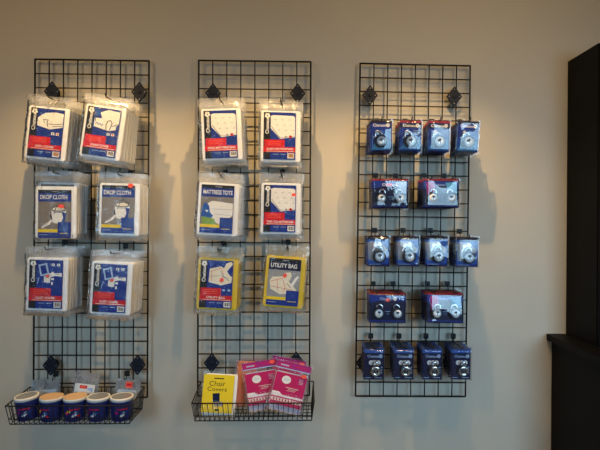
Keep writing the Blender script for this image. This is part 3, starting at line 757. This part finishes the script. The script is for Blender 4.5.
first = {'w': tw, 'k': tk}; seen = set()
for i, (px, k, lab) in enumerate(spec):
    o = first[k] if k not in seen else dup(first[k]); seen.add(k)
    o.location = (W(75.3, 410, 0.186).x+0.1185*(i-2), -0.187, Z1+0.0035); o.rotation_euler = (0, 0, (0.1, -0.35, 0.25, -0.2, 0.3)[i])
    if i == 0:
        o.rotation_euler = (0.03, -0.08, 0.1); o.location.z += 0.0060; o.location.x += 0.002
    tag(o, lab, 'tub', 'blue tubs in the left basket')

# clear bags behind the tubs
def small_bag(name, w, h, t, filmkey, sheet, card, seed, loc, rot, label, crumple=2.2, frac=0.8):
    r = thing(name, loc, rot); tag(r, label, 'bag')
    pouch_mb(w, h/2, -h/2, t, filmkey, seed, False, crumple).build('clear_pouch', r)
    if sheet: sheet_mb(w*0.78, h*(frac-0.5), -h*0.44, t*0.45, sheet, seed).build('contents', r)
    if card: card[0].build('printed_card', r, card[1])
    return r
c = Card(0.105, 0.075, 'white'); c.rect(0.25, 0.10, 0.62, 0.32, 'red'); c.rect(0.3, 0.15, 0.56, 0.27, 'orange'); c.rect(0.06, 0.60, 0.28, 0.75, 'navy'); c.rect(0.5, 0.66, 0.8, 0.8, 'royal'); c.poly([(0.55, 0.3), (0.9, 0.2), (0.9, 0.5)], 'pale')
q = W(85.5, 389, 0.10); small_bag('crumpled_bag', 0.128, 0.165, 0.030, 'baggrey', None, (c, (0, -0.014, -0.012)), 21.0, (q.x, -0.098, Z1+0.127), (-0.10, 0.12, 0), 'crumpled clear bag with white and red card standing behind the tan-lidded tubs')
q = W(46, 392, 0.09); small_bag('crumpled_bag', 0.150, 0.135, 0.032, 'baggrey', 'sheetblue', None, 23.0, (q.x, -0.094, Z1+0.105), (-0.15, -0.05, 0), 'crumpled grey clear bag behind the two left tubs', 2.4, 0.6)
c = Card(0.035, 0.030, 'orange'); c.rect(0.15, 0.3, 0.85, 0.7, 'red')
q = W(127.5, 391, 0.09); small_bag('crumpled_bag', 0.132, 0.140, 0.032, 'baggrey', 'sheetblue', (c, (0.01, -0.018, 0.045)), 25.0, (q.x, -0.094, Z1+0.102), (-0.12, 0.08, 0), 'crumpled clear bag with small red tag behind the rightmost tub', 2.4, 0.6)
for px, py, nm in ((52.7, 379.5, 'left'), (124.8, 379, 'right')):
    q = W(px, py, 0.085); hook(q.x, q.z-0.010, 0.026, 'bare black hook above the %s crumpled bag in the tub basket' % nm, 'bare hooks over the tub basket')

# yellow, orange and pink packs in the middle basket
r = thing('chair_cover_pack', (0, 0, 0)); YH = 0.216; YW = 0.172
tag(r, 'bright yellow chair covers pack standing at the left of the basket', 'pack')
pouch_mb(YW+0.012, YH/2+0.006, -YH/2-0.003, 0.030, 'bagyellow', 31.0, False, 0.8).build('clear_pouch', r)
sheet_mb(YW-0.006, YH/2-0.006, -YH/2+0.002, 0.015, 'sheetwhite', 31.0).build('folded_sheet', r, (0.006, 0.0045, 0))
c = Card(YW-0.016, YH-0.030, 'yellow')
c.rect(0.34, 0.085, 0.66, 0.115, 'ink'); c.text('Chair', 0.20, 0.17, 0.72, 0.30, 'ink', bold=0.0); c.text('Covers', 0.15, 0.325, 0.78, 0.435, 'ink', bold=0.0)
c.poly([(0.33, 0.50), (0.56, 0.48), (0.58, 0.72), (0.50, 0.76), (0.36, 0.74)], 'navy'); c.poly([(0.36, 0.72), (0.66, 0.70), (0.70, 0.82), (0.42, 0.84)], 'grey'); c.rect(0.44, 0.90, 0.58, 0.95, 'ink')
c.build('label_card', r, (-0.004, -0.0090, 0.006))
q = W(219, 397, 0.205); r.location = (q.x, -0.211, Z2+YH/2+0.010); r.rotation_euler = (-0.20, 0.055, 0)
def pink_card(w, h):
    c = Card(w, h, 'magenta'); c.disc(0.36, 0.20, 0.0235, 'white', 20, 0.85)
    c.line([(0.28, 0.18), (0.46, 0.17)], 0.002, 'pale'); c.line([(0.26, 0.22), (0.44, 0.21)], 0.002, 'pale')
    for i in range(4): c.rect(0.72, 0.10+0.045*i, 0.94, 0.122+0.045*i, 'plum'); 
    for i in range(4): c.rect(0.76, 0.105+0.045*i, 0.90, 0.114+0.045*i, 'white')
    c.rect(0.40, 0.42, 0.80, 0.435, 'cream'); c.rect(0.48, 0.47, 0.74, 0.482, 'cream'); c.rect(0.44, 0.515, 0.70, 0.525, 'cream')
    c.poly([(0.0, 0.60), (0.22, 0.60), (0.34, 0.68), (1, 0.68), (1, 0.74), (0, 0.74)], 'white'); c.rect(0.02, 0.78, 0.98, 0.88, 'cream')
    for i in range(9): c.rect(0.08+0.095*i, 0.79, 0.12+0.095*i, 0.87, 'magenta')
    return c
def pink_pack(loc, rot, label, seed, sticker_at):
    r = thing('pink_pack', loc, rot); tag(r, label, 'pack', 'pink packs in the middle basket')
    w, h = 0.192, 0.262
    pouch_mb(w, h/2, -h/2, 0.030, 'bagpink', seed, False, 1.5).build('clear_pouch', r)
    sheet_mb(w-0.026, h/2-0.060, -h/2+0.005, 0.013, 'sheetblue', seed).build('folded_sheet', r, (0, 0.004, 0))
    pink_card(w-0.030, 0.160).build('label_card', r, (0, -0.0100, -0.012))
    b = Card(w-0.012, 0.036, 'plum'); b.rect(0.06, 0.25, 0.42, 0.75, 'magenta'); b.rect(0.12, 0.40, 0.36, 0.58, 'pale'); b.rect(0.55, 0.3, 0.9, 0.5, 'magenta'); b.rect(0, 0.86, 1, 1, 'pale')
    hd = b.build('header_strip', r, (0, -0.0065, h/2-0.026))
    b = MB(); n = 12
    b.prism([(sticker_at[0]+0.014*math.cos(2*PI*k/n), sticker_at[1]+0.010*math.sin(2*PI*k/n)) for k in range(n)], -0.0175, -0.0182, 'orange')
    s_ = b.build('price_sticker', r); s_['label'] = 'orange price sticker'
    return r
q = W(289, 392, 0.215); pink_pack((q.x, -0.210, Z2+0.153), (-0.18, 0.235, 0), 'front pink pack with white oval leaning at the right of basket', 41.0, (0.062, 0.070))
q = W(262, 391, 0.165); pink_pack((q.x, -0.160, Z2+0.149), (-0.16, -0.16, 0), 'pink pack with white oval between orange bag and front pink pack', 43.0, (0.070, 0.112))
q = W(285, 386, 0.12); pink_pack((q.x, -0.115, Z2+0.152), (-0.12, 0.20, 0), 'pink pack mostly hidden, its purple header above the front pink pack', 45.0, (0.070, 0.108))
q = W(246, 390, 0.12); small_bag('orange_bag', 0.130, 0.262, 0.030, 'bagpink', 'sheetorange', None, 47.0, (q.x, -0.105, Z2+0.140), (-0.10, 0.02, 0), 'orange plastic bag between the yellow pack and the pink packs', 1.0, 0.95)

SC.render.film_transparent = False
